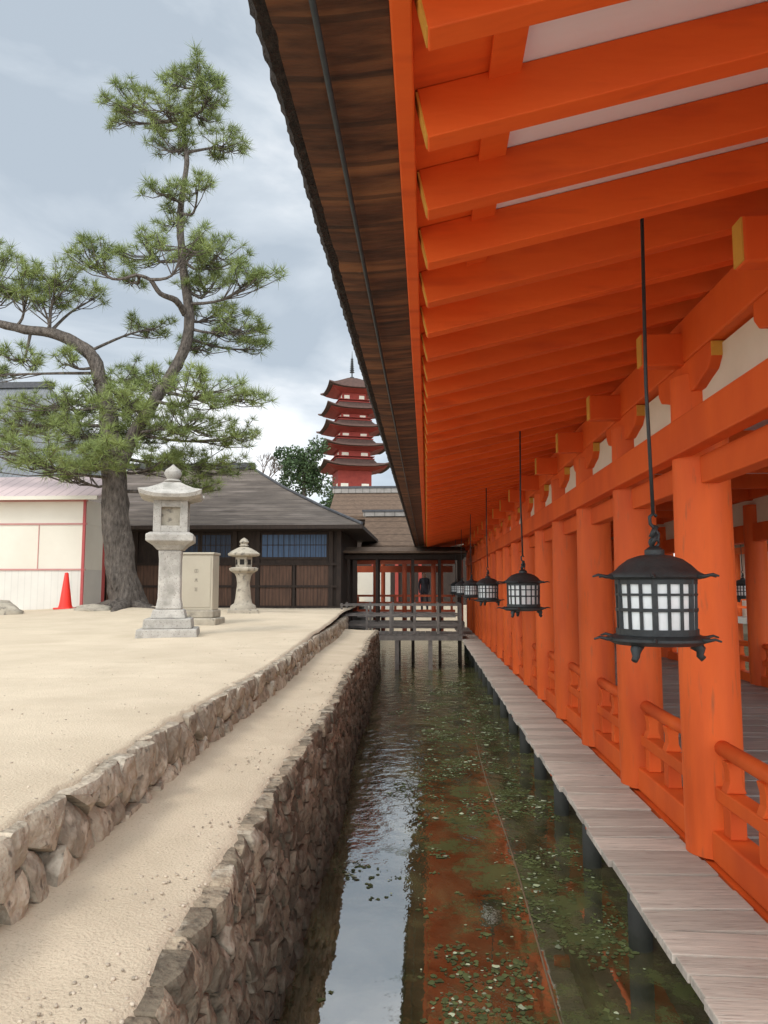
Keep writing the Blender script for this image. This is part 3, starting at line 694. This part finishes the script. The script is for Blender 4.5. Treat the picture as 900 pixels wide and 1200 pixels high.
# cabinet and its plinth
g3 = ground_at(232, 17.0); x, y, z = g3
pl = thing('stone_plinth', 'low rough stone block carrying the beige metal cabinet', 'plinth', g3)
MB().box(x - .56, x + .52, y - .4, y + .4, z - .05, z + .16).build('lower_slab', 'granite2', pl, bevel=.03)
MB().box(x - .45, x + .44, y - .33, y + .33, z + .16, z + .33).build('upper_slab', 'granite2', pl, bevel=.03)
zc = z + .33
cb = thing('metal_cabinet', 'beige metal cabinet with faint vertical lettering standing between the two stone lanterns', 'cabinet', (x, y, zc))
MB().box(x - .36, x + .40, y - .25, y + .25, zc, zc + 1.22).build('body', 'cabinet', cb, bevel=.012)
MB().box(x - .38, x + .42, y - .28, y + .28, zc + 1.222, zc + 1.27).build('top_cap', 'cabinet', cb, bevel=.01)
MB().box(x - .31, x + .35, y - .262, y - .251, zc + .06, zc + 1.16).build('door', 'cabinet', cb, bevel=.004)
mb = MB()
for (dz, st) in ((.86, [(-.05, .05, .05, .05), (-.05, -.05, .05, -.05), (-.05, .05, -.05, -.05), (.05, .05, .05, -.05), (0, .05, 0, -.05)]),
                 (.66, [(-.05, .03, .05, .03), (0, .06, 0, -.05), (0, .03, -.05, -.05), (0, .03, .05, -.05)]), (.46, [(-.05, .04, .05, .04), (-.04, 0, .04, 0), (-.05, -.05, .05, -.05), (0, .04, 0, -.05)])):
    for a, b, c_, d_ in st: mb.beam((x + .03 + a * .7, y - .266, zc + dz + b * .7), (x + .03 + c_ * .7, y - .266, zc + dz + d_ * .7), .004, .009) if abs(a - c_) > .001 else mb.box(x + .03 + a * .7 - .0045, x + .03 + a * .7 + .0045, y - .268, y - .264, zc + dz + min(b, d_) * .7, zc + dz + max(b, d_) * .7)
mb.build('lettering', 'ink', cb)
# cone
g4 = ground_at(77, 20.6); x, y, z = g4
cn = thing('traffic_cone', 'red traffic cone standing on the sand beside the white booth', 'traffic cone', g4)
MB().box(x - .24, x + .24, y - .24, y + .24, z, z + .05).build('base', 'cone', cn, bevel=.02)
smooth_angle(MB().lathe((x, y, z), [(.19, .05), (.165, .12), (.05, .98), (.035, 1.0)], 24).build('cone_body', 'cone', cn), 50)
for (u, Y, sx, sz, lb) in [(8, 19.5, .55, .34, 'rounded tan boulder lying on the sand at the left edge'), (110, 19.8, .45, .16, 'flat grey rock lying at the foot of the pine')]:
    g = ground_at(u, Y); q = rock_points(T6[0], 3, 3, .25, u)
    mark(MB().add([(g.x + p.x * sx, g.y + p.y * sx * .7, g.z + p.z * sz) for p in q], T6[1]).build('boulder', 'granite2', smooth=True), lb, 'rock')

# ---------------------------------------------------------------- white booth
bx = at(98, 700, 22.0).x; gz0 = .86
bo = thing('white_booth', 'cream panelled booth with red corner posts and pale pink roof at the left edge', 'booth', (bx - 3, 22.6, gz0))
zt = at(60, 586, 22).z
MB().box(bx - 9, bx, 22.0, 23.3, gz0 + .05, gz0 + 1.28).build('lower_wall', 'boothlow', bo)
MB().box(bx - 9, bx, 22.0, 23.3, gz0 + 1.283, gz0 + 2.62).build('upper_wall', 'booth', bo)
MB().box(bx - 9, bx, 22.0, 23.3, gz0 + 2.623, zt).build('top_band', 'booth', bo)
for zz in (1.28, 2.62): MB().box(bx - 9, bx + .02, 21.97, 22.02, gz0 + zz - .025, gz0 + zz + .025).build('trim', 'trim', bo)
MB().box(bx - .09, bx - .01, 21.95, 22.05, gz0, zt).build('corner_post', 'red', bo)
MB().box(bx - .02, bx + .04, 23.2, 23.34, gz0, zt).build('corner_post', 'red', bo)
MB().box(bx - 9, bx + .02, 21.96, 22.03, zt - .05, zt).build('eave_trim', 'trim', bo)
for q in (-1.42, -2.8): MB().box(bx + q - .012, bx + q + .012, 21.985, 22.0, gz0 + 1.3, gz0 + 2.6).build('panel_seam', 'trim', bo)
zr = at(60, 560, 23.4).z
MB().ext([(21.6, zt - .02), (23.6, zr), (23.6, zr + .06), (21.6, zt + .06)], bx - 9.3, bx + .5, 'x').build('roof', 'pink', bo)
MB().box(bx - 9.3, bx + .5, 21.52, 21.6, zt - .04, zt + .07).build('roof_edge', 'booth', bo)

# ---------------------------------------------------------------- timber hall
hz = .86
ha = thing('timber_hall', 'low dark timber hall with brown-grey hipped roof and blue window screens behind the lanterns', 'building', (-7, 28, hz))
MB().box(-13, -2.9, 26.0, 32, hz, 3.62).build('wall', 'hallwood', ha)
for px_ in (-12.2, -11.1, -10.0, -8.95, -7.75, -6.55, -5.75, -3.25, -2.97): MB().box(px_ - .075, px_ + .075, 25.9, 26.02, hz, 3.6).build('wall_post', 'hallwood', ha)
MB().box(-4.54, -4.46, 25.9, 26.02, hz, 2.4).build('wall_post', 'hallwood', ha)
for (xa, xb, pm_) in ((-5.66, -3.34, 'blue'), (-8.86, -6.63, 'bluedark')):
    w = MB().box(xa, xb, 25.93, 25.99, 2.42, 3.52).build('window', 'hallwood', ha)
    MB().box(xa + .05, xb - .05, 25.915, 25.929, 2.62, 3.42).build('pane', pm_, w)
    mb = MB(); n = 12
    for i in range(n + 1):
        q = xa + .05 + (xb - xa - .1) * i / n; mb.box(q - .007, q + .007, 25.90, 25.914, 2.6, 3.44)
    for zz in (2.6, 3.05, 3.44): mb.box(xa, xb, 25.89, 25.9145, zz - (.04 if zz != 3.05 else .012), zz + (.04 if zz != 3.05 else .012))
    mb.build('lattice', 'hallwood', w)
for (xa, xb) in ((-5.66, -4.58), (-4.42, -3.33), (-8.86, -7.83), (-7.67, -6.63), (-6.47, -5.83), (-10, -9.03), (-11, -10.1)):
    MB().box(xa, xb, 25.93, 25.985, 1.0, 2.36).build('board_panel', 'hallpanel', ha)
for zz in (.95, 1.65, 2.4, 3.56): MB().box(-13, -2.9, 25.88, 25.96, zz - .04, zz + .04).build('wall_rail', 'hallwood', ha)
E = [(-14, 24.9), (-2.1, 24.9), (-2.1, 33.2), (-14, 33.2)]; zE = 3.66; RZ = 6.2
def hip(E, zE, rz, ra, rb, yr, th=.14, sag=.12):
    mb = MB(); n = 10
    for sgn, ye in ((0, E[0][1]), (1, E[2][1])):
        v = []
        for j in range(n + 1):
            t = j / n; zz = zE + (rz - zE) * t - sag * math.sin(t * math.pi) * .9
            for (xe, xr) in ((E[0][0], ra), (E[1][0], rb)): v.append((xe + (xr - xe) * t, ye + (yr - ye) * t, zz))
        mb.add(v, [(2 * j, 2 * j + 1, 2 * j + 3, 2 * j + 2) for j in range(n)])
    for xe, xr in ((E[0][0], ra), (E[1][0], rb)):
        v = []
        for j in range(n + 1):
            t = j / n; zz = zE + (rz - zE) * t - sag * math.sin(t * math.pi) * .9
            for ye in (E[0][1], E[2][1]): v.append((xe + (xr - xe) * t, ye + (yr - ye) * t, zz))
        mb.add(v, [(2 * j, 2 * j + 1, 2 * j + 3, 2 * j + 2) for j in range(n)])
    return mb
rf = hip(E, zE, RZ, -11.5, -6.7, 29).build('roof', 'slate', ha, fix=False)
MB().box(-14.02, -2.08, 24.88, 33.22, zE - .13, zE - .004).build('eave_edge', 'hallwood', rf)
mb = MB(); mb.box(-11.6, -6.6, 28.85, 29.15, RZ - .05, RZ + .18)
mb.tube([(-6.7, 29, RZ), (-5.2, 27.6, 5.26), (-3.6, 26.2, 4.4), (-2.1, 24.9, 3.69)], .05, 6)
mb.build('ridge_cap', 'ridge', rf)

# ---------------------------------------------------------------- far structures
fbz = .16
fb_ = thing('wooden_footbridge', 'weathered grey-brown wooden footbridge with plain railings crossing the channel at the far end', 'footbridge', (-.8, 25, fbz))
mb = MB(); xx = -2.75
while xx < 1.05: mb.box(xx, xx + .17, 24.4, 26.0, fbz - .05, fbz + U(-.004, .004)); xx += .18
mb.build('deck', 'bridge', fb_)
for yy in (24.42, 25.98):
    MB().box(-2.75, 1.1, yy - .05, yy + .05, fbz - .2, fbz - .055).build('girder', 'bridge', fb_)
    for zz in (.90, .58, .28): MB().box(-2.75, 1.1, yy - .022, yy + .022, fbz + zz - .025, fbz + zz + .025).build('rail', 'bridge', fb_)
    for xp in (-2.7, -1.9, -1.15, -.4, .35, 1.05): MB().box(xp - .035, xp + .035, yy - .035, yy + .035, fbz + .003, fbz + .96).build('rail_post', 'bridge', fb_)
    for xp in (-.95, .1): MB().box(xp - .065, xp + .065, yy - .065, yy + .065, -1.45, fbz - .205).build('pier', 'bridge', fb_)
tp = thing('timber_passage', 'dark roofed timber passage joining the hall to the red corridor behind the footbridge', 'passage', (-.8, 27.6, .5))
MB().box(-3.2, 1.3, 26.9, 28.2, .2, .42).build('floor', 'bridge', tp)
for xp in (-2.75, -1.75, -.5, .45, 1.15):
    for yy in (27.0, 28.1): MB().box(xp - .045, xp + .045, yy - .045, yy + .045, -1.45, 2.7).build('post', 'hallwood', tp)
for yy in (27.0, 28.1): MB().box(-3.2, 1.3, yy - .055, yy + .055, 2.6, 2.75).build('beam', 'hallwood', tp)
MB().ext([(26.6, 2.80), (27.55, 2.98), (28.5, 2.80), (28.5, 2.87), (27.55, 3.06), (26.6, 2.87)], -3.4, 1.35, 'x').build('roof', 'thatch', tp)

rc = thing('red_cross_corridor', 'far vermilion corridor with brown bark roof crossing behind the footbridge', 'corridor', (-1, 34, 0))
for i, u in enumerate((406, 440, 474, 508, 540)):
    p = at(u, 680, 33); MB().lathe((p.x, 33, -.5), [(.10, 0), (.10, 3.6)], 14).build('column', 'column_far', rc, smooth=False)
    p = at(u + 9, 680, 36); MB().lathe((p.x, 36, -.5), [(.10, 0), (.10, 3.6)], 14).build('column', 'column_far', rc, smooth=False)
MB().box(-5, 1.2, 32.9, 33.1, 2.6, 2.85).build('lintel', 'column_far', rc)
MB().box(-5, 1.2, 35.9, 36.1, 2.3, 2.6).build('lintel', 'column_far', rc)
MB().box(-5, 1.2, 32.6, 36.4, .35, .55).build('floor', 'floor', rc)
for zz in (.62, .95, 1.25): MB().box(-5, 1.2, 32.96, 33.04, zz - .045, zz + .045).build('rail', 'column_far', rc)
for i in range(8): MB().box(-4.6 + .8 * i, -4.5 + .8 * i, 32.965, 33.035, .6, 1.2).build('rail_post', 'column_far', rc)
def crv(y0, z0, yr, zr_, th=.2, n=6):   # concave roof profile front and back
    up = []
    for i in range(n + 1):
        t = i / n; up.append((y0 + (yr - y0) * t, z0 + (zr_ - z0) * (t ** 1.25)))
    full = up + [(2 * yr - a, b) for a, b in up[-2::-1]]
    return full + [(a, b - th) for a, b in full[::-1]]
MB().ext(crv(32.2, 3.36, 34.6, 4.85), -2.75, 6, 'x').build('roof', 'thatch', rc)
MB().ext(crv(32.35, 3.15, 34.6, 4.6, .12), -2.7, 6, 'x').build('eave_layer', 'hallwood', rc)
rg = MB().box(-2.85, 6, 34.42, 34.78, 4.80, 5.0).build('roof_ridge', 'pale_ridge', rc)
MB().box(-2.9, 6, 34.38, 34.82, 5.003, 5.09).build('ridge_cap', 'ridge', rg)
mark(MB().box(-3.6, -1.9, 40.0, 40.2, .5, 2.6).build('pale_screen_wall', 'booth'), 'pale plaster wall seen between the red columns beyond the footbridge', 'wall')

sh = thing('shrine_hall', 'brown bark-roofed shrine hall rising just below the pagoda', 'building', (0, 48, .5))
MB().box(-5, 8, 46.2, 52, .5, 5.6).build('wall', 'hallwood', sh)
MB().ext(crv(45, 5.80, 48.8, 7.65, .22), -5.9, 9, 'x').build('roof', 'thatch', sh)
MB().ext(crv(45.2, 5.55, 48.8, 7.4, .16), -5.85, 9, 'x').build('eave_layer', 'hallwood', sh)
rg = MB().box(-6, 9, 48.6, 49.0, 7.6, 7.9).build('roof_ridge', 'pale_ridge', sh)
MB().box(-6.1, 9, 48.55, 49.05, 7.903, 8.03).build('ridge_cap', 'ridge', rg)
for px_ in (-4.6, -3.2, -1.8, -.4): MB().box(px_ - .1, px_ + .1, 46.0, 46.19, .5, 5.4).build('post', 'pagred', sh)

gh = thing('grey_roofed_hall', 'large hall with grey tiled roof partly hidden behind the pine at the left edge', 'building', (-32, 55, .6))
r1 = at(20, 452, 55).z
MB().box(-44, -25.5, 51, 60, .6, 8.2).build('wall', 'hallwood', gh)
hip([(-47, 48), (-22.0, 48), (-22.0, 63), (-47, 63)], 8.0, r1, -42, -28.5, 55.5).build('roof', 'tile', gh, fix=False)
MB().box(-42.3, -28.2, 55.2, 55.8, r1 - .1, r1 + .35).build('roof_ridge', 'ridge', gh)

# hall seen through the corridor
dh = thing('red_side_hall', 'distant red and white hall seen through the columns on the right', 'building', (16, 24, 0))
MB().box(14.5, 20, 4, 44, .3, 3.6).build('wall', 'plaster', dh)
for i in range(17): MB().lathe((14.2, 5 + 2.4 * i, -1), [(.17, 0), (.17, 4.4)], 12).build('column', 'column', dh)
MB().box(13.6, 14.5, 4, 44, .05, .3).build('veranda', 'floor', dh)
for zz in (.75, 1.1): MB().box(13.66, 13.74, 4, 44, zz - .05, zz + .05).build('rail', 'orange', dh)
MB().box(14.1, 14.3, 4, 44, 3.1, 3.4).build('lintel', 'orange', dh)
MB().ext([(12.8, 3.5), (17, 6), (21.5, 3.5), (21.5, 3.8), (17, 6.4), (12.8, 3.8)], 3, 45).build('roof', 'thatch', dh)

# pagoda
pgx = at(412, 570, 100).x
pg = thing('five_storey_pagoda', 'red five-storey pagoda with dark flared roofs rising behind the eave in the distance', 'pagoda', (pgx, 100, 11))
ev = [553, 530, 508, 487, 463]; rr = [4.5, 4.35, 4.15, 3.95, 3.7]; bw = [2.2, 2.05, 1.9, 1.75, 1.6]; ro = math.radians(17)
zprev = 11
for i in range(5):
    ze = at(412, ev[i], 100).z
    body = MB().froof((pgx, 100, 0), [(bw[i], zprev, 0), (bw[i], ze + .2, 0)], ro, 1).build('storey', 'pagred', pg)
    for k in range(4):
        a = ro + k * math.pi / 2; d = Vector((math.sin(a), -math.cos(a), 0)); t = Vector((math.cos(a), math.sin(a), 0))
        for s in (-.62, .62):
            p = Vector((pgx, 100, (zprev + ze) / 2 + .1)) + d * (bw[i] + .02) + t * s * bw[i]
            MB().beam(p - t * bw[i] * .22, p + t * bw[i] * .22, .03, max(.35, (ze - zprev) * .32)).build('white_panel', 'plaster', body)
    MB().froof((pgx, 100, 0), [(bw[i] + .3, ze - .16, 0), (bw[i] + .9, ze + .04, 0), (rr[i] - .6, ze + .12, .22), (rr[i] - .6, ze + .18, .22)], ro, 6).build('eave_rafters', 'pagred', pg)
    nxt = bw[min(i + 1, 4)] if i < 4 else .25
    hh = 1.25 if i < 4 else 2.0
    MB().froof((pgx, 100, 0), [(rr[i] - .45, ze + .15, .34), (rr[i], ze + .16, .62), (rr[i] - .02, ze + .27, .62), (rr[i] * .8, ze + .28 + hh * .22, .20), (rr[i] * .62, ze + .2 + hh * .5, .05), (nxt + .3, ze + .2 + hh, 0)], ro, 8).build('tier_roof', 'pagroof', pg)
    if i < 4:
        zb_ = ze + .2 + hh; q = bw[i + 1] + .5
        bal = MB().froof((pgx, 100, 0), [(q, zb_ - .1, 0), (q, zb_, 0)], ro, 1).build('balcony', 'pagred', pg)
        MB().froof((pgx, 100, 0), [(q, zb_ + .22, 0), (q, zb_ + .30, 0)], ro, 1).build('balcony_rail', 'pagred', bal)
    zprev = ze + .2 + hh - .3
ztop = zprev + .2
sp_ = [(.3, 0), (.3, .3), (.09, .4), (.09, .9)]
for k in range(8): sp_ += [(.32 - .02 * k, .95 + .26 * k), (.32 - .02 * k, 1.02 + .26 * k), (.07, 1.06 + .26 * k)]
sp_ += [(.05, 3.2), (.02, 3.9)]
MB().lathe((pgx, 100, ztop), sp_, 10).build('spire', 'dark', pg)

# trees behind
def leafy(name, label, c, r, nl, mat, ls, base):
    t = thing(name, label, 'tree', (c.x, c.y, base))
    MB().tube([(c.x, c.y, base), (c.x + .1, c.y, (base + c.z) / 2), (c.x, c.y, c.z + r * .4)], [.3, .24, .08], 8).build('trunk', 'pinebark', t)
    mb = MB(); cl = []
    for i in range(26):
        d = Vector((random.gauss(0, 1), random.gauss(0, 1), random.gauss(0, 1))).normalized() * r * U(.3, 1); d.z *= .95; cl.append((c + d, r * U(.2, .42)))
    for i in range(nl):
        k, q = random.choice(cl); d = Vector((random.gauss(0, 1), random.gauss(0, 1), random.gauss(0, 1))).normalized() * q * U(.5, 1)
        p = k + d; a = Vector((U(-1, 1), U(-1, 1), U(-1, 1))).normalized() * ls; b = a.cross(Vector((U(-1, 1), U(-1, 1), U(-1, 1)))).normalized() * ls * .6
        mb.add([p - a, p + b, p + a, p - b], [(0, 1, 2, 3)])
    mb.build('crown', mat, t, fix=False)
leafy('broadleaf_tree', 'round dark green tree standing left of the pagoda behind the hall roof', at(356, 553, 62), 2.5, 5200, 'leaf', .13, .6)
leafy('broadleaf_tree', 'low dark bush-like tree half hidden at the pagoda foot', at(392, 592, 80), 2.0, 1800, 'leaf', .16, .6)
def bare(c, base, label):
    t = thing('bare_tree', label, 'tree', (c.x, c.y, base)); mb = MB()
    def grow(p, d, l, r, k):
        q = p + d * l; mb.tube([p, q], [r, r * .7], 5)
        if k == 0: return
        for _ in range(3):
            e = (d + Vector((U(-.7, .7), U(-.7, .7), U(-.2, .6)))).normalized(); grow(q, e, l * U(.6, .85), r * .65, k - 1)
    p = Vector((c.x, c.y, base))
    mb.tube([p, Vector((c.x, c.y, c.z - 3.2))], [.22, .15], 6); mb.build('trunk', 'bare', t, fix=False); mb = MB()
    grow(Vector((c.x, c.y, c.z - 3.2)), Vector((0, 0, 1)), 1.0, .09, 5); mb.build('branches', 'bare', t, fix=False)
bare(at(312, 535, 58), .6, 'leafless grey-brown tree rising over the ridge of the timber hall')

# person at the far corridor
pp = at(497, 690, 31.0)
bm = bmesh.new(); sk = bm.verts.layers.skin.verify()
J = {'pel': (0, 0, .95, .135), 'sp': (0, .01, 1.15, .13), 'ch': (0, .01, 1.35, .15), 'nk': (0, 0, 1.48, .055), 'hd': (0, -.02, 1.60, .095), 'ht': (0, -.01, 1.69, .07),
     'sl': (-.18, 0, 1.40, .06), 'el': (-.23, .02, 1.13, .048), 'wl': (-.21, -.06, .90, .035), 'fl': (-.20, -.09, .80, .03),
     'sr': (.18, 0, 1.40, .06), 'er': (.23, .02, 1.13, .048), 'wr': (.20, -.08, .92, .035), 'fr': (.18, -.11, .83, .03),
     'hl': (-.10, 0, .88, .10), 'kl': (-.11, -.02, .48, .065), 'al': (-.11, .02, .08, .045), 'tl': (-.12, -.13, .03, .035),
     'hr': (.10, 0, .88, .10), 'kr': (.12, -.06, .49, .065), 'ar': (.12, .06, .08, .045), 'tr': (.13, -.09, .03, .035)}
B = {}
for k, (a, b, c, r) in J.items():
    B[k] = bm.verts.new((a, b, c)); B[k][sk].radius = (r, r)
for a, b in [('pel', 'sp'), ('sp', 'ch'), ('ch', 'nk'), ('nk', 'hd'), ('hd', 'ht'), ('ch', 'sl'), ('sl', 'el'), ('el', 'wl'), ('wl', 'fl'), ('ch', 'sr'), ('sr', 'er'), ('er', 'wr'), ('wr', 'fr'),
             ('pel', 'hl'), ('hl', 'kl'), ('kl', 'al'), ('al', 'tl'), ('pel', 'hr'), ('hr', 'kr'), ('kr', 'ar'), ('ar', 'tr')]: bm.edges.new((B[a], B[b]))
B['pel'][sk].use_root = True
me = bpy.data.meshes.new('person'); bm.to_mesh(me); bm.free(); me.materials.append(M['person'])
po = bpy.data.objects.new('person', me); COL.objects.link(po); po.modifiers.new('skin', 'SKIN'); ssf = po.modifiers.new('sub', 'SUBSURF'); ssf.levels = 1; ssf.render_levels = 1
po.location = (pp.x, 33.8, .55)
mark(po, 'person in dark clothes standing in the far red corridor beyond the footbridge', 'person')

# ---------------------------------------------------------------- world, sun, camera
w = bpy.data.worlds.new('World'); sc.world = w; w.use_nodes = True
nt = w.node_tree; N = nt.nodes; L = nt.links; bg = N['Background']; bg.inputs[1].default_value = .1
sky = N.new('ShaderNodeTexSky'); sky.sky_type = 'NISHITA'; sky.sun_disc = False
sky.sun_elevation = math.radians(45); sky.sun_rotation = math.radians(217)
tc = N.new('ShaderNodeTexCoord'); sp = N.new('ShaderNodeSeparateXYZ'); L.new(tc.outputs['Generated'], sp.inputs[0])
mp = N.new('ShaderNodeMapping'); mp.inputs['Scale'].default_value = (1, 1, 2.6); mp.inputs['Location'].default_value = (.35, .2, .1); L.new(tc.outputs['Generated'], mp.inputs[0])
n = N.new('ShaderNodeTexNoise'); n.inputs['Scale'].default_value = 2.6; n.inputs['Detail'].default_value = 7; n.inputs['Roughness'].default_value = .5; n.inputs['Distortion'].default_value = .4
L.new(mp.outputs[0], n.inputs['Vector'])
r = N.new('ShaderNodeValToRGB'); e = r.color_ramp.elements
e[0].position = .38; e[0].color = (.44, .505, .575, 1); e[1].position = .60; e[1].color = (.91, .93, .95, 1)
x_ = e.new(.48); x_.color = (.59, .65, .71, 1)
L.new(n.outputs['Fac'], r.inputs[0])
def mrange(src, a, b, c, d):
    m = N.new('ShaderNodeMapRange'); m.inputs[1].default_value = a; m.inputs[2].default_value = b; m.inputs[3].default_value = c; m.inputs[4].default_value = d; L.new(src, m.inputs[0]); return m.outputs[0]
by = mrange(sp.outputs[1], .2, -.8, 0, 26); bz = mrange(sp.outputs[2], .66, 1, 0, 12); lo = mrange(sp.outputs[2], .26, .03, 0, 3.0)  # added sky brightness behind camera and overhead lights the roof underside
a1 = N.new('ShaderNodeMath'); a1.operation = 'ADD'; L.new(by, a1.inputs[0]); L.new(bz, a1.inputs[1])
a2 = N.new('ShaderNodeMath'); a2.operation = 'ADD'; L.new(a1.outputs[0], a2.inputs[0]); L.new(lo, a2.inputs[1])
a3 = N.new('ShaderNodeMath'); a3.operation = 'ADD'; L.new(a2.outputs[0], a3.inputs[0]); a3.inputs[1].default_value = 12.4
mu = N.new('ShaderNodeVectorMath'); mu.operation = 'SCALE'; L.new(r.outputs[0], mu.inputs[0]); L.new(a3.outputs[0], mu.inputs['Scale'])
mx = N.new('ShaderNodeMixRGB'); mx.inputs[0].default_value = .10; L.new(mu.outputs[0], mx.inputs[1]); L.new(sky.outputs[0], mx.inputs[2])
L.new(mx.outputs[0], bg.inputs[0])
sl = bpy.data.lights.new('sun', 'SUN'); sl.energy = 1.5; sl.angle = math.radians(14); sl.color = (1, .95, .88)
so = bpy.data.objects.new('sun', sl); COL.objects.link(so); el = math.radians(45)
so.rotation_euler = Vector((-.6 * math.cos(el), -.8 * math.cos(el), math.sin(el))).to_track_quat('Z', 'Y').to_euler(); so.location = (-10, -10, 20)
cam = bpy.data.cameras.new('camera'); cam.sensor_fit = 'VERTICAL'; cam.sensor_height = 36; cam.sensor_width = 27; cam.lens = 27; cam.clip_end = 2000; cam.clip_start = .05
co = bpy.data.objects.new('camera', cam); COL.objects.link(co); co.location = (0, 0, EYE)
co.rotation_euler = (math.radians(90) + PITCH, 0, YAW)
sc.camera = co
sc.view_settings.view_transform = 'Standard'; sc.view_settings.look = 'None'; sc.view_settings.exposure = 0
